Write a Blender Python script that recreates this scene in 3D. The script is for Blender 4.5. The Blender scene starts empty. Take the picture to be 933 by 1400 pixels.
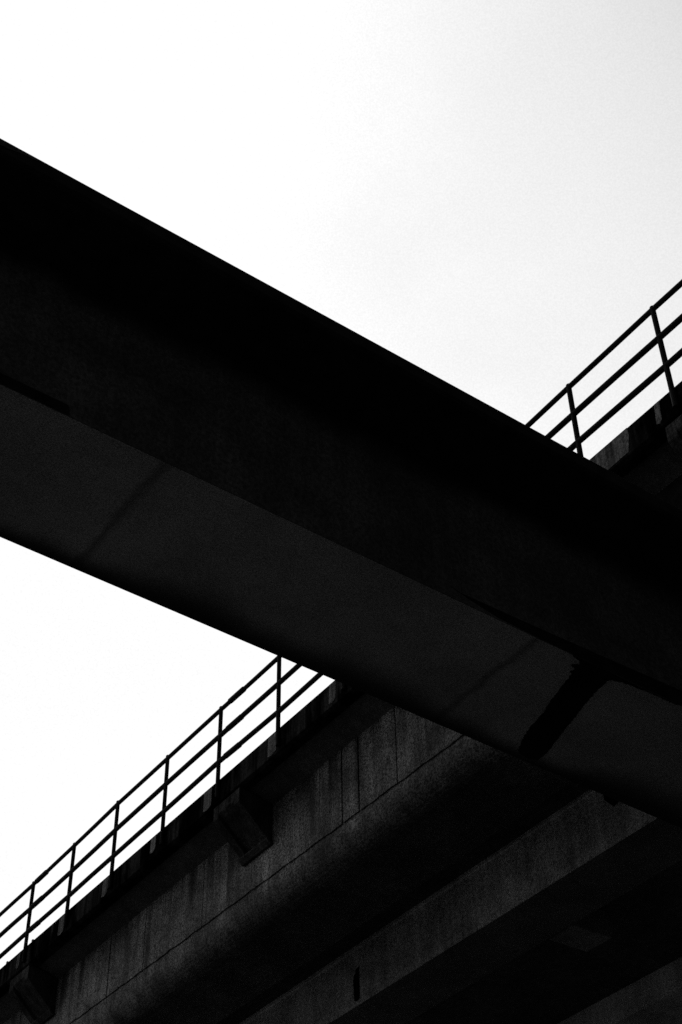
import bpy, bmesh, math, random
from mathutils import Vector, Matrix
random.seed(7)
S = bpy.context.scene
C = S.collection
R = math.radians

# ------------------------------------------------------------------ camera
F = 2139.0                                   # focal length in pixels of a 1400 px high frame (55 mm)
Zc = Vector((-96.0, 2300.0, F)).normalized() # world up seen by the camera (right, up, forward)
Xc = Vector((1, 0, 0)); Xc = Xc - Xc.dot(Zc) * Zc
Fc = Vector((0, 0, 1)); Yc = (Fc - Fc.dot(Zc) * Zc).normalized()
Xc = (Xc - Xc.dot(Yc) * Yc).normalized()
def cam_to_world(c):
    return Vector((Xc.dot(c), Yc.dot(c), Zc.dot(c)))
EYE = Vector((0, 0, 1.6))
r_, u_, f_ = (cam_to_world(Vector(a)) for a in ((1, 0, 0), (0, 1, 0), (0, 0, 1)))
cam = bpy.data.cameras.new('camera')
co = bpy.data.objects.new('camera', cam); C.objects.link(co)
m = Matrix.Identity(4)
for i in range(3):
    m[i][0], m[i][1], m[i][2], m[i][3] = r_[i], u_[i], -f_[i], EYE[i]
co.matrix_world = m
cam.sensor_fit = 'VERTICAL'; cam.sensor_height = 36; cam.sensor_width = 24
cam.lens = 36 * F / 1400
cam.clip_start = 0.05; cam.clip_end = 6000
S.camera = co

# ------------------------------------------------------------------ materials
def mat(name):
    M = bpy.data.materials.new(name); M.use_nodes = True
    nt = M.node_tree
    return M, nt, nt.nodes['Principled BSDF']
def nd(nt, t, **k):
    n = nt.nodes.new(t)
    for a, b in k.items(): setattr(n, a, b)
    return n
def noise(nt, src, scale, sc3, detail=4, rough=.6):
    mp = nd(nt, 'ShaderNodeMapping'); mp.inputs['Scale'].default_value = sc3
    nt.links.new(src, mp.inputs['Vector'])
    n = nd(nt, 'ShaderNodeTexNoise'); n.inputs['Scale'].default_value = scale
    n.inputs['Detail'].default_value = detail; n.inputs['Roughness'].default_value = rough
    nt.links.new(mp.outputs[0], n.inputs['Vector'])
    return n.outputs['Fac']
def ramp(nt, src, a, b, lo, hi):
    r = nd(nt, 'ShaderNodeMapRange'); r.interpolation_type = 'SMOOTHSTEP'
    r.inputs['From Min'].default_value = a; r.inputs['From Max'].default_value = b
    r.inputs['To Min'].default_value = lo; r.inputs['To Max'].default_value = hi
    nt.links.new(src, r.inputs['Value']); return r.outputs['Result']
def mul(nt, a, b, op='MULTIPLY'):
    n = nd(nt, 'ShaderNodeMath'); n.operation = op
    for i, q in enumerate((a, b)):
        if isinstance(q, (int, float)): n.inputs[i].default_value = q
        else: nt.links.new(q, n.inputs[i])
    return n.outputs[0]

def concrete(name, base, streak=.5, blotch=.5, grain=.35, sooty=0., rough=.92, bump=.25, extra=None, spec=.15, gs=42, gw=.2):
    """weathered concrete: vertical drip streaks, blotches, fine pitting; grey only"""
    M, nt, P = mat(name)
    tc = nd(nt, 'ShaderNodeTexCoord'); o = tc.outputs['Object']
    st = ramp(nt, noise(nt, o, 1.0, (9, 9, .55), 6, .65), .32, .68, 1 - streak, 1 + streak * .6)
    bl = ramp(nt, noise(nt, o, 1.0, (1.3, 1.3, 1.6), 6, .6), .3, .7, 1 - blotch, 1 + blotch * .6)
    gr = ramp(nt, noise(nt, o, 1.0, (gs, gs, gs * .85), 3, .75), .5 - gw, .5 + gw, 1 - grain, 1 + grain)
    v = mul(nt, mul(nt, mul(nt, st, bl), gr), base)
    if sooty:                                   # patches where soot and algae have blackened the face
        so = ramp(nt, noise(nt, o, 1.0, (2.6, 2.6, .8), 5, .6), .42, .56, 1 - sooty, 1)
        v = mul(nt, v, so)
    if extra: v = extra(nt, o, v)
    cb = nd(nt, 'ShaderNodeCombineColor')
    for i in range(3): nt.links.new(v, cb.inputs[i])
    nt.links.new(cb.outputs[0], P.inputs['Base Color'])
    P.inputs['Roughness'].default_value = rough
    P.inputs['Specular IOR Level'].default_value = spec
    bp = nd(nt, 'ShaderNodeBump'); bp.inputs['Strength'].default_value = bump
    bp.inputs['Distance'].default_value = .01
    nt.links.new(gr, bp.inputs['Height']); nt.links.new(bp.outputs[0], P.inputs['Normal'])
    return M
def plain(name, base, rough=.7, spec=.2):
    M, nt, P = mat(name)
    tc = nd(nt, 'ShaderNodeTexCoord')
    v = mul(nt, ramp(nt, noise(nt, tc.outputs['Object'], 6, (1, 1, 1), 5, .6), .3, .7, .6, 1.4), base)
    cb = nd(nt, 'ShaderNodeCombineColor')
    for i in range(3): nt.links.new(v, cb.inputs[i])
    nt.links.new(cb.outputs[0], P.inputs['Base Color'])
    P.inputs['Roughness'].default_value = rough
    P.inputs['Specular IOR Level'].default_value = spec
    return M

def shade_and_runs(nt, o, v):
    # underside shade put into the colour, its ragged edge reaching up the rounded arris
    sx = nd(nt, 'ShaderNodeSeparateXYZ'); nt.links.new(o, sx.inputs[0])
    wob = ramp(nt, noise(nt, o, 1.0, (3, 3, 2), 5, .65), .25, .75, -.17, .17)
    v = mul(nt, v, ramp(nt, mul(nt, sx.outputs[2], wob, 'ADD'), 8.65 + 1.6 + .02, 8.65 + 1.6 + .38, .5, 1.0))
    # dark pock marks and small spalls
    v = mul(nt, v, ramp(nt, noise(nt, o, 1.0, (13, 13, 9), 3, .6), .58, .68, 1.0, .35))
    # a few separate water runs of uneven width and length that start at the slab above
    run = ramp(nt, noise(nt, o, 1.0, (3.1, 3.1, .12), 2, .4), .53, .62, 0.0, 1.0)
    thin = ramp(nt, noise(nt, o, 1.0, (15, 15, .25), 2, .5), .60, .68, 0.0, .8)
    ends = ramp(nt, mul(nt, sx.outputs[2], ramp(nt, noise(nt, o, 1.0, (1.8, 1.8, .2), 3, .5), .25, .75, -.55, .55), 'ADD'), 10.75, 11.5, 0.0, 1.0)
    both = mul(nt, mul(nt, run, thin, 'MAXIMUM'), ends)
    v = mul(nt, v, mul(nt, 1.0, mul(nt, both, .75), 'SUBTRACT'))
    # broad tone changes from pour to pour
    return mul(nt, v, ramp(nt, noise(nt, o, 1.0, (.9, .9, .7), 4, .6), .35, .65, .68, 1.3))
M_web = concrete('girder_concrete', .068, .42, .5, .9, gs=48, gw=.15, extra=shade_and_runs)
M_inner = concrete('brightened_girder_concrete', .48, .25, .45, .6)  # pale base makes up for light missing on the second web
M_inner2 = concrete('inner_girder_concrete', .29, .2, .4, .5)
M_block = concrete('dark_block_concrete', .12, .2, .3, .4)  # darker base than the inner girders
M_under = concrete('shaded_flange_concrete', .06, .2, .4, .5)  # dark copy of the girder concrete: underside shade put into the colour
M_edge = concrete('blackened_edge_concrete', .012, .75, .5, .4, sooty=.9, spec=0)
M_pad = concrete('mortar', .06, .8, .3, .6, spec=.05)
M_slab = concrete('slab_concrete', .05, .3, .4, .4)
M_brk = concrete('bracket_concrete', .026, .5, .4, .5, spec=0)
def soffit_stains(nt, o, v):
    # dirt drawn into the panel joints, and a ragged sooty drip zone along the far arris
    sx = nd(nt, 'ShaderNodeSeparateXYZ'); nt.links.new(o, sx.inputs[0])
    wob = ramp(nt, noise(nt, o, 1.0, (4, 4, 4), 4, .6), 0, 1, -.05, .05)
    x = mul(nt, sx.outputs[0], wob, 'ADD')
    x = mul(nt, mul(nt, x, SEAM0, 'SUBTRACT'), SEAMP, 'DIVIDE')
    fr = mul(nt, mul(nt, mul(nt, x, 100.5, 'ADD'), 1.0, 'MODULO'), .5, 'SUBTRACT')
    fr = mul(nt, fr, 0.0, 'ABSOLUTE')
    v = mul(nt, v, ramp(nt, fr, .002, .020, .58, 1.0))
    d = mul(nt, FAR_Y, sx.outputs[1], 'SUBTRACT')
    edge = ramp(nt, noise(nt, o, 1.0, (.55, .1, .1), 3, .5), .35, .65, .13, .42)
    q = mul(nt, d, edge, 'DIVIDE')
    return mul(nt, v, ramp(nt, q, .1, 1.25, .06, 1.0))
SEAM0, SEAMP, FAR_Y = 2.47 * 1.15 - 4.2, 2.41 * 1.15, 1.1327 * 4.9 * 1.15 / .9468 - 5.7
M_asoff = concrete('footbridge_soffit_concrete', .155, .05, .22, .6, gs=120, bump=.15, extra=soffit_stains)
def shade_top(nt, o, v):
    # overhang shade put into the web colour, deepening raggedly towards the top
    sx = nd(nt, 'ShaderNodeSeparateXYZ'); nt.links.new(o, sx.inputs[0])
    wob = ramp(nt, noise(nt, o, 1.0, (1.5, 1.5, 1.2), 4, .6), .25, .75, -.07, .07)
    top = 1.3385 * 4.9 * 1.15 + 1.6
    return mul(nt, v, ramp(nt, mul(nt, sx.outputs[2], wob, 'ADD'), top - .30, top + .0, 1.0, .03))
M_aweb = concrete('dark_coated_concrete', .030, .2, .4, .5, bump=.15, extra=shade_top)
M_worn = concrete('worn_edge_concrete', .03, .3, .5, .5)
M_aedge = plain('shaded_edge', .008, .9, .05)  # near-black base: shade of the footbridge overhang put into the deck colour
M_black = plain('tar_stain', .006, .95, .02)  # plain black, also on the viaduct web patch
M_steel = plain('black_painted_steel', .004, .8, .05)
M_stub = plain('pale_stub_concrete', .25, .9, .1)
M_hole = plain('soot_black_slot', .004, .95, .02)

# ------------------------------------------------------------------ frames of the two viaducts
def frame(dirpix):
    d = cam_to_world(Vector((dirpix[0] - 466.5, 700 - dirpix[1], F))).normalized()
    h = Vector((d.y, -d.x, 0)).normalized()
    if h.y < 0: h = -h
    v = h.cross(d)
    if v.z < 0: v = -v
    return d, h, v.normalized()
class Fr:
    """right-handed local frame: x along the structure, y across (away from the camera), z up"""
    def __init__(s, dirpix, u0, t0):
        s.d, s.h, s.v = frame(dirpix)
        s.sx = 1 if s.d.cross(s.h).dot(s.v) > 0 else -1
        s.u0, s.t0, s.z0 = u0, t0, -1.6
        x = s.d * s.sx
        o = EYE + s.h * u0 + s.d * t0 + s.v * s.z0
        s.mat = Matrix(((x.x, s.h.x, s.v.x, o.x), (x.y, s.h.y, s.v.y, o.y), (x.z, s.h.z, s.v.z, o.z), (0, 0, 0, 1)))
    def L(s, u, v, t):
        return Vector(((t - s.t0) * s.sx, u - s.u0, v - s.z0))
A_ = Fr((4600, 2700), 5.7, 4.2)
B_ = Fr((-1500, 2620), 9.5, 13.0)

def thing(name, fr, label, cat, group=None):
    o = bpy.data.objects.new(name, None); C.objects.link(o)
    o.matrix_world = fr.mat; o.empty_display_size = .5
    o['label'] = label; o['category'] = cat
    if group: o['group'] = group
    return o
def link(name, bm, material, parent, label=None, bevel=0):
    bmesh.ops.recalc_face_normals(bm, faces=bm.faces)
    me = bpy.data.meshes.new(name); bm.to_mesh(me); bm.free()
    me.materials.append(material)
    o = bpy.data.objects.new(name, me); C.objects.link(o)
    o.parent = parent
    if label: o['label'] = label
    if bevel:
        b = o.modifiers.new('bevel', 'BEVEL'); b.width = bevel; b.segments = 2; b.limit_method = 'ANGLE'
    return o
def prism(bm, fr, prof, ts):
    """closed profile [(u,v)] (or a function of t) swept through the stations ts"""
    rings = []
    for t in ts:
        p = prof(t) if callable(prof) else prof
        rings.append([bm.verts.new(fr.L(u, v, t)) for u, v in p])
    n = len(rings[0])
    for a, b in zip(rings, rings[1:]):
        for i in range(n):
            bm.faces.new((a[i], a[(i + 1) % n], b[(i + 1) % n], b[i]))
    bm.faces.new(rings[0]); bm.faces.new(rings[-1][::-1])
def box(bm, fr, u0, u1, v0, v1, t0, t1):
    prism(bm, fr, [(u0, v0), (u1, v0), (u1, v1), (u0, v1)], [t0, t1])
def tube(bm, pts, rad, seg=10):
    pts = [Vector(p) for p in pts]; rings = []
    for i, p in enumerate(pts):
        dv = (pts[min(i + 1, len(pts) - 1)] - pts[max(i - 1, 0)]).normalized()
        a = dv.orthogonal().normalized() if abs(dv.z) > .9 else dv.cross(Vector((0, 0, 1))).normalized()
        b = dv.cross(a)
        rd = rad[i] if isinstance(rad, (list, tuple)) else rad
        rings.append([bm.verts.new(p + (a * math.cos(2 * math.pi * k / seg) + b * math.sin(2 * math.pi * k / seg)) * rd) for k in range(seg)])
    for a, b in zip(rings, rings[1:]):
        for i in range(seg):
            bm.faces.new((a[i], a[(i + 1) % seg], b[(i + 1) % seg], b[i]))
    bm.faces.new(rings[0][::-1]); bm.faces.new(rings[-1])
def sheet(bm, fr, pts, nrm, th):
    """thin closed slab with an irregular outline; pts are (u,v,t), nrm the (u,v) offset direction"""
    a = [bm.verts.new(fr.L(*p)) for p in pts]
    b = [bm.verts.new(fr.L(p[0] + nrm[0] * th, p[1] + nrm[1] * th, p[2])) for p in pts]
    bm.faces.new(a); bm.faces.new(b[::-1])
    n = len(a)
    for i in range(n): bm.faces.new((a[i], b[i], b[(i + 1) % n], a[(i + 1) % n]))

def jit(p, a): return [(x + random.uniform(-a, a), y + random.uniform(-a, a)) for x, y in p]

# ------------------------------------------------------------------ viaduct B: high concrete viaduct
TB0, TB1 = -8.0, 60.0
viaduct = thing('concrete_viaduct', B_, 'high weathered concrete viaduct with streaked girders and corbels, carrying the railing', 'viaduct')
UF, UW, VS = 8.4, 8.9, 8.65          # fascia plane, web plane, girder soffit height (above the eye)
def lerp(t, t0, a, t1, b): return a + (b - a) * (t - t0) / (t1 - t0)
def groove(t):
    rough = .005 * math.sin(9.1 * t) + .004 * math.sin(23 * t + 1) + .003 * math.sin(41 * t)   # hand struck groove
    t = min(max(t, 6), 24)
    return lerp(t, 10.56, 1.0105 * UW, 19.35, 1.0262 * UW) + rough

# edge beam, cast in lengths with open joints
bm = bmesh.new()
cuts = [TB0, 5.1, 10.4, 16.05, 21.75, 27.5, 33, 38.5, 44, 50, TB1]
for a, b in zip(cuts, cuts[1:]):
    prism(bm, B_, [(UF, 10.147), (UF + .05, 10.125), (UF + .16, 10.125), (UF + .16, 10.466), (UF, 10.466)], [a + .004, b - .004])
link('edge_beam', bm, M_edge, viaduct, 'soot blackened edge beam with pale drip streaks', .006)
# deck slab: overhang, steps over the girders, unseen width added to darken the soffits
bm = bmesh.new()
prism(bm, B_, [(UF + .165, 10.15), (UW + .02, 10.03), (10.2, 10.03), (10.2, 9.55), (11.8, 9.55), (11.8, 9.055), (15.6, 9.055), (15.6, 9.9), (32, 9.9), (32, 10.40), (UF + .165, 10.40)], [TB0, TB1])
link('deck_slab', bm, M_slab, viaduct)
# front girder: web panels with open joints, groove, rounded lower chord
joints = [3.1, 5.9, 8.3, 9.8, 11.715, 12.44, 12.78, 15.9, 17.43, 18.44, 21.3, 24.6, 28.0, 33, 39, 46, 53]
bm = bmesh.new()
edges = [TB0] + joints + [TB1]
for i, (a, b) in enumerate(zip(edges, edges[1:])):
    w = (.006, .012, .017, .009)[i % 4]
    prism(bm, B_, lambda t: [(UW, groove(t) + .022), (UW, 10.028), (UW + .05, 10.028), (UW + .05, groove(t) + .022)], [a + w + (b - a - 2 * w) * q / max(1, int((b - a) / .11)) for q in range(max(1, int((b - a) / .11)) + 1)])
prism(bm, B_, lambda t: [(UW + .02, groove(t) - .1), (UW + .02, 10.026), (9.6, 10.026), (9.6, groove(t) - .1)], [TB0, 6, 24, TB1])
def chord(t):
    g = groove(t + .35) - .022
    p = [(UW + .06, g), (UW, g)]
    top = max(min(g - .04, 8.95), VS + .1)
    R_u, R_v = .30, top - VS
    for k in range(9):
        a = math.pi / 2 * k / 8
        p.append((UW + R_u * (1 - math.cos(a)), top - R_v * math.sin(a)))
    p += [(10.04, VS), (10.04, 9.4), (9.605, 9.4), (9.605, g)]
    return p
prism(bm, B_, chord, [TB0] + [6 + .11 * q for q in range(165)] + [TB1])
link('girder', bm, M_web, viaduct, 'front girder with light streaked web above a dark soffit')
# second girder with flange lips
bm = bmesh.new(); U2 = VS / .7605
prism(bm, B_, [(U2, VS + .055), (VS / .712, VS + .055), (VS / .712, 9.3), (U2 + .1, 9.545), (U2 - .02, 9.545), (U2 - .02, 9.5), (U2, 9.49)], [TB0, TB1])
go = link('girder', bm, M_inner, viaduct, 'second girder with web brightened by its colour')
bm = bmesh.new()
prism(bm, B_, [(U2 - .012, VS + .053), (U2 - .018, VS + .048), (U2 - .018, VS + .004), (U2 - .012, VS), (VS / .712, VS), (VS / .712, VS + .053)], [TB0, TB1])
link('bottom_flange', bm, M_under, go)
bm = bmesh.new(); U3 = VS / .5965
prism(bm, B_, [(U3, VS), (U3 + .8, VS), (U3 + .8, 9.05), (U3, 9.05)], [TB0, TB1])
link('girder', bm, M_inner2, viaduct)
# small cross block hanging under the slab behind the second girder
bm = bmesh.new(); box(bm, B_, 12.25, 12.86, 8.70, 9.05, 12.74, 13.2)
link('cross_block', bm, M_block, viaduct, None, .01)
# weep slots in the second girder's web
for pts in ([(.8115, 1.4125), (.8118, 1.4065), (.80, 1.4060), (.7735, 1.4055), (.772, 1.412), (.7745, 1.4165), (.797, 1.4175), (.8055, 1.4168), (.806, 1.4125)],
            [(.845, .978), (.845, .948), (.8075, .953), (.8057, .9635), (.819, .974)]):
    bm = bmesh.new()
    sheet(bm, B_, [(U2 - .001, U2 * k, U2 * q) for k, q in jit(pts, .0006)], (-1, 0), .005)
    link('weep_slot', bm, M_hole, viaduct)
# corbels: sloping brackets under the overhang, recessed channel between two cheeks, end plate
def corbel(tc, w=.62):
    bm = bmesh.new(); a, b = tc - w / 2, tc + w / 2
    top = [(UW + .01, 10.02), (UF + .17, 10.12)]
    for s, e in ((a, a + .13), (b - .13, b)):
        prism(bm, B_, [(UF + .015, 10.12), (UF + .015, 9.93), (UW - .04, 9.51), (UW - .002, 9.51), (UW - .002, 10.025), (UF + .1, 10.12)], [s, e])
    prism(bm, B_, [(UF + .016, 10.12), (UF + .016, 9.99), (UW - .04, 9.58), (UW - .003, 9.58), (UW - .003, 10.024), (UF + .1, 10.12)], [a + .128, b - .128])
    o = link('corbel', bm, M_brk, viaduct, None, .008)
    bm = bmesh.new()
    prism(bm, B_, [(UW - .075, 9.565), (UW - .10, 9.53), (UW - .04, 9.47), (UW - .004, 9.47), (UW - .004, 9.505), (UW - .045, 9.505)], [a - .02, b + .02])
    link('bearing_plate', bm, M_brk, o, None, .004)
for tc in (6.46, 14.57, 20.38, 26.2): corbel(tc)
# mortar pads on the edge beam beside the posts
POST = [24.3, 22.95, 21.55, 20.19, 18.86, 17.53, 16.13, 14.735, 13.34, 11.96, 10.58, 9.2, 7.82, 6.56, 5.2, 3.8]
for t, off, w, lo in ((20.24, .2, .10, .05), (18.9, .14, .17, .0), (17.57, .16, .16, .02), (16.2, .2, .13, .06), (14.78, .22, .19, .0), (13.37, .12, .19, .0), (11.98, .23, .13, .02), (6.57, .22, .07, .03)):
    bm = bmesh.new()
    pts = [(UF - .0005, 10.455, t + off - w / 2), (UF - .0005, 10.455, t + off + w / 2), (UF - .0005, 10.18 + lo, t + off + w / 2 + .012), (UF - .0005, 10.16 + lo, t + off + w * .1), (UF - .0005, 10.19 + lo, t + off - w / 2 + .01)]
    sheet(bm, B_, pts, (-1, 0), .006)
    link('mortar_pad', bm, M_pad, viaduct)
bm = bmesh.new()   # a wider lime streaked repair just past the footbridge
sheet(bm, B_, [(UF - .0005, 10.462, 7.95), (UF - .0005, 10.462, 7.20), (UF - .0005, 10.36, 7.19), (UF - .0005, 10.17, 7.23), (UF - .0005, 10.165, 7.42), (UF - .0005, 10.15, 7.95)], (-1, 0), .006)
link('mortar_pad', bm, M_pad, viaduct)
bm = bmesh.new()   # flat black patch over the web beside the corbel nearest the footbridge
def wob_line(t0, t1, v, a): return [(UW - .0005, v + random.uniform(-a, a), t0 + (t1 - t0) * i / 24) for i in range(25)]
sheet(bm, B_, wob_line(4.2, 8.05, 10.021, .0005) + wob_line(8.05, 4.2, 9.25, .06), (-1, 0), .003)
link('black_patch', bm, M_black, viaduct)
# two pale stubs standing on the deck edge
for t in (20.12, 20.98):
    bm = bmesh.new()
    tube(bm, [B_.L(UF + .05, 10.46, t), B_.L(UF + .05, 10.53, t), B_.L(UF + .05, 10.545, t)], [.022, .022, .012], 8)
    link('stub', bm, M_stub, viaduct)
# piers out of frame
for t in (-5.5, 46):
    bm = bmesh.new(); box(bm, B_, 10.2, 14.2, -1.6, 8.64, t - .7, t + .7)
    link('pier', bm, M_web, viaduct, None, .05)

# ------------------------------------------------------------------ railing on the viaduct
rail = thing('safety_railing', B_, 'black three bar steel railing along the edge of the high viaduct', 'railing')
UR = UF - .025
HT = [(3.0, 10.735, 11.135, 11.55), (6.55, 10.755, 11.155, 11.565), (7.81, 10.77, 11.165, 11.555), (13.34, 10.68, 11.094, 11.495), (14.73, 10.71, 11.10, 11.505), (16.13, 10.69, 11.106, 11.51),
      (17.53, 10.686, 11.093, 11.51), (18.86, 10.665, 11.055, 11.47), (20.18, 10.667, 11.05, 11.445), (21.6, 10.655, 11.05, 11.445), (27, 10.66, 11.06, 11.45)]
def hr(t): # heights of low, middle and top bar above the eye: the old bars sag and climb a little from bay to bay
    t = min(max(t, 3.0), 26.9)
    for p, q in zip(HT, HT[1:]):
        if p[0] <= t <= q[0]:
            k = (t - p[0]) / (q[0] - p[0]); return tuple(p[i] + (q[i] - p[i]) * k for i in (1, 2, 3))
for t in POST:
    bm = bmesh.new(); j = random.uniform(-.006, .006) + (.02 if t < 9 else 0)
    tube(bm, [B_.L(UR, 10.20, t), B_.L(UR, 10.6, t + j * .3), B_.L(UR, hr(t)[2] + .03, t + j), B_.L(UR, hr(t)[2] + .045, t + j)], [.029, .028, .028, .017], 10)
    link('post', bm, M_steel, rail)
for k in range(3):
    bm = bmesh.new()
    ts = sorted(set(POST + [3.0, 26.0] + [(a + b) / 2 for a, b in zip(POST, POST[1:])]))
    tube(bm, [B_.L(UR, hr(t)[k] + (random.uniform(-.004, .004)), t) for t in ts], (.0315, .032, .0285)[k], 10)
    link('bar', bm, M_steel, rail)
    for tq in (14.40, 19.98, 8.9):
        t = tq - .03 * k
        bm = bmesh.new(); tube(bm, [B_.L(UR, hr(t - .2)[k], t - .17), B_.L(UR, hr(t + .2)[k] + .003, t + .17)], .037, 10)
        link('sleeve', bm, M_steel, rail)

# ------------------------------------------------------------------ viaduct A: lower footbridge crossing in front
K = 1.15
foot = thing('footbridge', A_, 'low dark concrete footbridge beam crossing diagonally in front of the viaduct', 'bridge')
UA, UAW = 4.5 * K, 4.9 * K
VT, VB = 1.5063 * UA, 1.1327 * UAW
UAF = VB / .9468
TA0, TA1 = -20.0, 30.0
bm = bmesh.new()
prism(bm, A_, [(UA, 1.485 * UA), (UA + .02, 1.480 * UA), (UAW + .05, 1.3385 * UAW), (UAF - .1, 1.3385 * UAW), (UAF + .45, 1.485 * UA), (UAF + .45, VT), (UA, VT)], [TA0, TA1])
link('deck', bm, M_aedge, foot, 'black deck edge, overhang shade put into its colour', .004)
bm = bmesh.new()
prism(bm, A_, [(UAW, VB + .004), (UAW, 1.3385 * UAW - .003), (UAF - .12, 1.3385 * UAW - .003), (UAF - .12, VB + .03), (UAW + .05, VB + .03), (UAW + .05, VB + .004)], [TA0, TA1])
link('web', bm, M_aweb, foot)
seams = [2.47 * K, 4.88 * K]; sp = seams[1] - seams[0]
ss = [seams[0] + i * sp for i in range(-7, 10)]
for a, b in zip(ss, ss[1:]):
    bm = bmesh.new()
    prism(bm, A_, [(UAW + .003, VB + .028), (UAW + .003, VB + .006), (UAW + .010, VB), (UAF - .004, VB), (UAF, VB + .004), (UAF, VB + .2), (UAF - .118, VB + .2), (UAF - .118, VB + .028)], [a + .0005, b - .0005])
    link('soffit_panel', bm, M_asoff, foot)
# tar stains: one run across the soffit, strips along the foot of the web
run = [(4.902, 5.14), (4.915, 5.205), (4.93, 5.22), (4.945, 5.235), (4.955, 5.20), (4.975, 5.195), (4.985, 5.235), (5.02, 5.235), (5.035, 5.255), (5.12, 5.275), (5.2, 5.30), (5.3, 5.325), (5.42, 5.365), (5.5, 5.38), (5.62, 5.41), (5.72, 5.45), (5.79, 5.49), (5.815, 5.53),
       (5.825, 5.6), (5.80, 5.655), (5.7, 5.65), (5.6, 5.615), (5.5, 5.59), (5.4, 5.565), (5.3, 5.54), (5.2, 5.51), (5.1, 5.485), (5.02, 5.475), (4.965, 5.47), (4.945, 5.49), (4.93, 5.535), (4.915, 5.68), (4.902, 5.98)]
fine = []
for (a0, b0), (a1, b1) in zip(run, run[1:]):
    n_ = max(1, int(math.hypot(a1 - a0, b1 - b0) / .014))
    fine += [(a0 + (a1 - a0) * i / n_, b0 + (b1 - b0) * i / n_) for i in range(n_)]
run = jit(fine + [run[-1]], .005)
bm = bmesh.new()
sheet(bm, A_, [((u + 0) * K, VB - .0005, t * K) for u, t in run], (0, -1), .003)
link('tar_stain', bm, M_black, foot, 'black tar run crossing the soffit')
for pts in ([(4.27, 1.1497), (4.33, 1.146), (4.6, 1.1475), (5.0, 1.150), (5.4, 1.153), (5.8, 1.1565), (6.2, 1.159), (6.6, 1.161), (7, 1.160), (7, 1.134), (4.9, 1.134), (4.6, 1.1355), (4.4, 1.1425), (4.3, 1.147)],
            [(.6, 1.152), (1.2, 1.1495), (1.55, 1.1475), (1.75, 1.1475), (1.915, 1.1475), (1.925, 1.1425), (1.93, 1.1345), (1.90, 1.134), (.6, 1.134)]):
    bm = bmesh.new()
    sheet(bm, A_, [(UAW + .0005, UAW * k, t * K) for t, k in pts], (-1, 0), .003)
    link('tar_stain', bm, M_black, foot)
# pale weathered patch left on the darkened deck edge
bm = bmesh.new()
sheet(bm, A_, [(UA - .0005, 1.504 * UA, t * K) for t in (.2, 1.0, 1.42)] + [(UA - .0005, k * UA, t * K) for t, k in ((1.38, 1.5005), (1.3, 1.4985), (1.22, 1.494), (1.1, 1.492), (.2, 1.490))], (-1, 0), .003)
link('worn_patch', bm, M_worn, foot)
for t in (-14, 22):
    bm = bmesh.new(); box(bm, A_, UAW + .15, UAF - .15, -1.6, VB - .002, t - .5, t + .5)
    link('pier', bm, M_asoff, foot, None, .03)

# ------------------------------------------------------------------ ground
gm, nt, P = mat('asphalt')
tc = nd(nt, 'ShaderNodeTexCoord')
v = mul(nt, ramp(nt, noise(nt, tc.outputs['Object'], .6, (1, 1, 1), 8, .65), .3, .7, .7, 1.3), .07)
cb = nd(nt, 'ShaderNodeCombineColor')
for i in range(3): nt.links.new(v, cb.inputs[i])
nt.links.new(cb.outputs[0], P.inputs['Base Color']); P.inputs['Roughness'].default_value = .95
bm = bmesh.new()
q = [bm.verts.new(p) for p in ((-2500, -2500, 0), (2500, -2500, 0), (2500, 2500, 0), (-2500, 2500, 0))]
bm.faces.new(q)
g = link('ground', bm, gm, None); g['kind'] = 'structure'
# dark roadway with kerbs, unseen, added under the viaduct to cut bounce light
rm = plain('added_road_asphalt', .022, .95, .05)
bm = bmesh.new()
def flat_xy(u, t): # plan position along and across the viaduct
    dx, dy = Vector((B_.d.x, B_.d.y)).normalized(); p = B_.h * u
    return (p.x + dx * t, p.y + dy * t)
q = [bm.verts.new((*flat_xy(u, t), .004)) for u, t in ((5.5, -200), (36, -200), (36, 300), (5.5, 300))]
bm.faces.new(q); g = link('added_road', bm, rm, None); g['kind'] = 'structure'
bm = bmesh.new()
for u in (5.35, 36.0):
    lo = [bm.verts.new((*flat_xy(u + a, t), 0)) for a, t in ((0, -200), (.15, -200), (.15, 300), (0, 300))]
    hi = [bm.verts.new((*flat_xy(u + a, t), .12)) for a, t in ((0, -200), (.15, -200), (.15, 300), (0, 300))]
    bm.faces.new(hi)
    for i in range(4): bm.faces.new((lo[i], lo[(i + 1) % 4], hi[(i + 1) % 4], hi[i]))
g = link('added_kerb', bm, gm, None); g['kind'] = 'structure'

# ------------------------------------------------------------------ sky and sun: bright overcast ahead, unseen sky behind dimmed
SUN_EL, SUN_AZ = R(52), R(-26)                 # azimuth measured from +Y towards +X
w = bpy.data.worlds.new('World'); S.world = w; w.use_nodes = True
nt = w.node_tree
bg = nt.nodes['Background']
sky = nd(nt, 'ShaderNodeTexSky'); sky.sky_type = 'NISHITA'; sky.sun_disc = False
sky.sun_elevation = SUN_EL; sky.sun_rotation = SUN_AZ; sky.dust_density = 4.0; sky.air_density = 1.0
bw = nd(nt, 'ShaderNodeRGBToBW'); nt.links.new(sky.outputs[0], bw.inputs[0])
tc = nd(nt, 'ShaderNodeTexCoord'); G = tc.outputs['Generated']
dp = nd(nt, 'ShaderNodeVectorMath'); dp.operation = 'DOT_PRODUCT'
nt.links.new(G, dp.inputs[0]); dp.inputs[1].default_value = (-.72, .69, .0)
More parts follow.
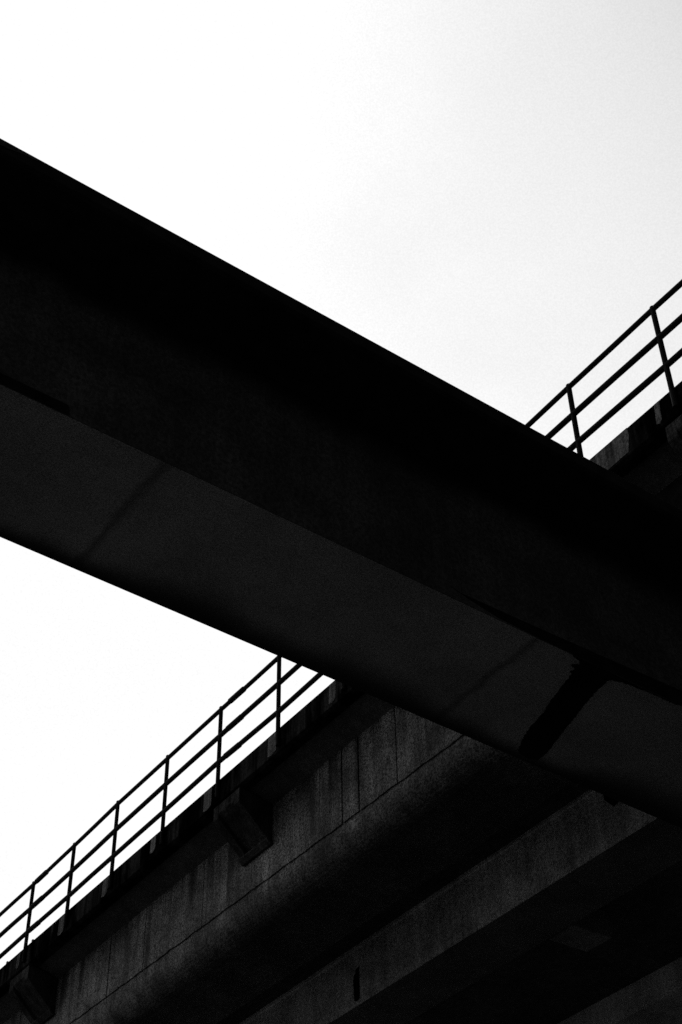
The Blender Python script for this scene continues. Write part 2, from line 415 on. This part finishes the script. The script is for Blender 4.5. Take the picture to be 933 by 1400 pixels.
back = ramp(nt, dp.outputs['Value'], -.25, .35, .12, 1.0)     # unseen sky behind the viewer dimmed to darken the near faces
cl = ramp(nt, noise(nt, G, 2.2, (1, 1, 1.6), 7, .62), .3, .7, .985, 1.015)
cf = ramp(nt, noise(nt, G, 900, (1, 1, 1), 2, .7), .25, .75, .955, 1.045)
cl = mul(nt, cl, cf)
cd = cam_to_world(Vector((930 - 466.5, 700 - 235, F))).normalized()   # a slightly greyer bank of cloud high on the right
dc = nd(nt, 'ShaderNodeVectorMath'); dc.operation = 'DOT_PRODUCT'
nt.links.new(G, dc.inputs[0]); dc.inputs[1].default_value = cd
dcw = mul(nt, dc.outputs['Value'], ramp(nt, noise(nt, G, 5.0, (1, 1, 1.4), 5, .6), .3, .7, -.005, .005), 'ADD')
cl = mul(nt, cl, ramp(nt, dcw, math.cos(R(14.5)), math.cos(R(4)), 1.0, .885))
# level the cloud deck ahead: thin cloud hides the blue gradient
flat = mul(nt, mul(nt, bw.outputs[0], .25), 9.0, 'ADD')
flat = mul(nt, flat, 10.17, 'MINIMUM')
val = mul(nt, mul(nt, flat, back), cl)
cb = nd(nt, 'ShaderNodeCombineColor')
for i in range(3): nt.links.new(val, cb.inputs[i])
nt.links.new(cb.outputs[0], bg.inputs['Color']); bg.inputs['Strength'].default_value = .1
sl = bpy.data.lights.new('sun', 'SUN'); sl.energy = 1.0; sl.angle = R(14); sl.color = (1, 1, 1)
so = bpy.data.objects.new('sun', sl); C.objects.link(so)
sd = Vector((math.sin(SUN_AZ) * math.cos(SUN_EL), math.cos(SUN_AZ) * math.cos(SUN_EL), math.sin(SUN_EL)))
so.rotation_euler = sd.to_track_quat('Z', 'Y').to_euler(); so.location = (0, 0, 60)

# ------------------------------------------------------------------ render settings
S.view_settings.view_transform = 'Standard'; S.view_settings.look = 'None'
S.view_settings.exposure = 0; S.view_settings.gamma = 1; S.view_settings.use_curve_mapping = False
S.render.engine = 'CYCLES'
S.cycles.use_denoising = False
S.cycles.max_bounces = 6; S.cycles.diffuse_bounces = 4
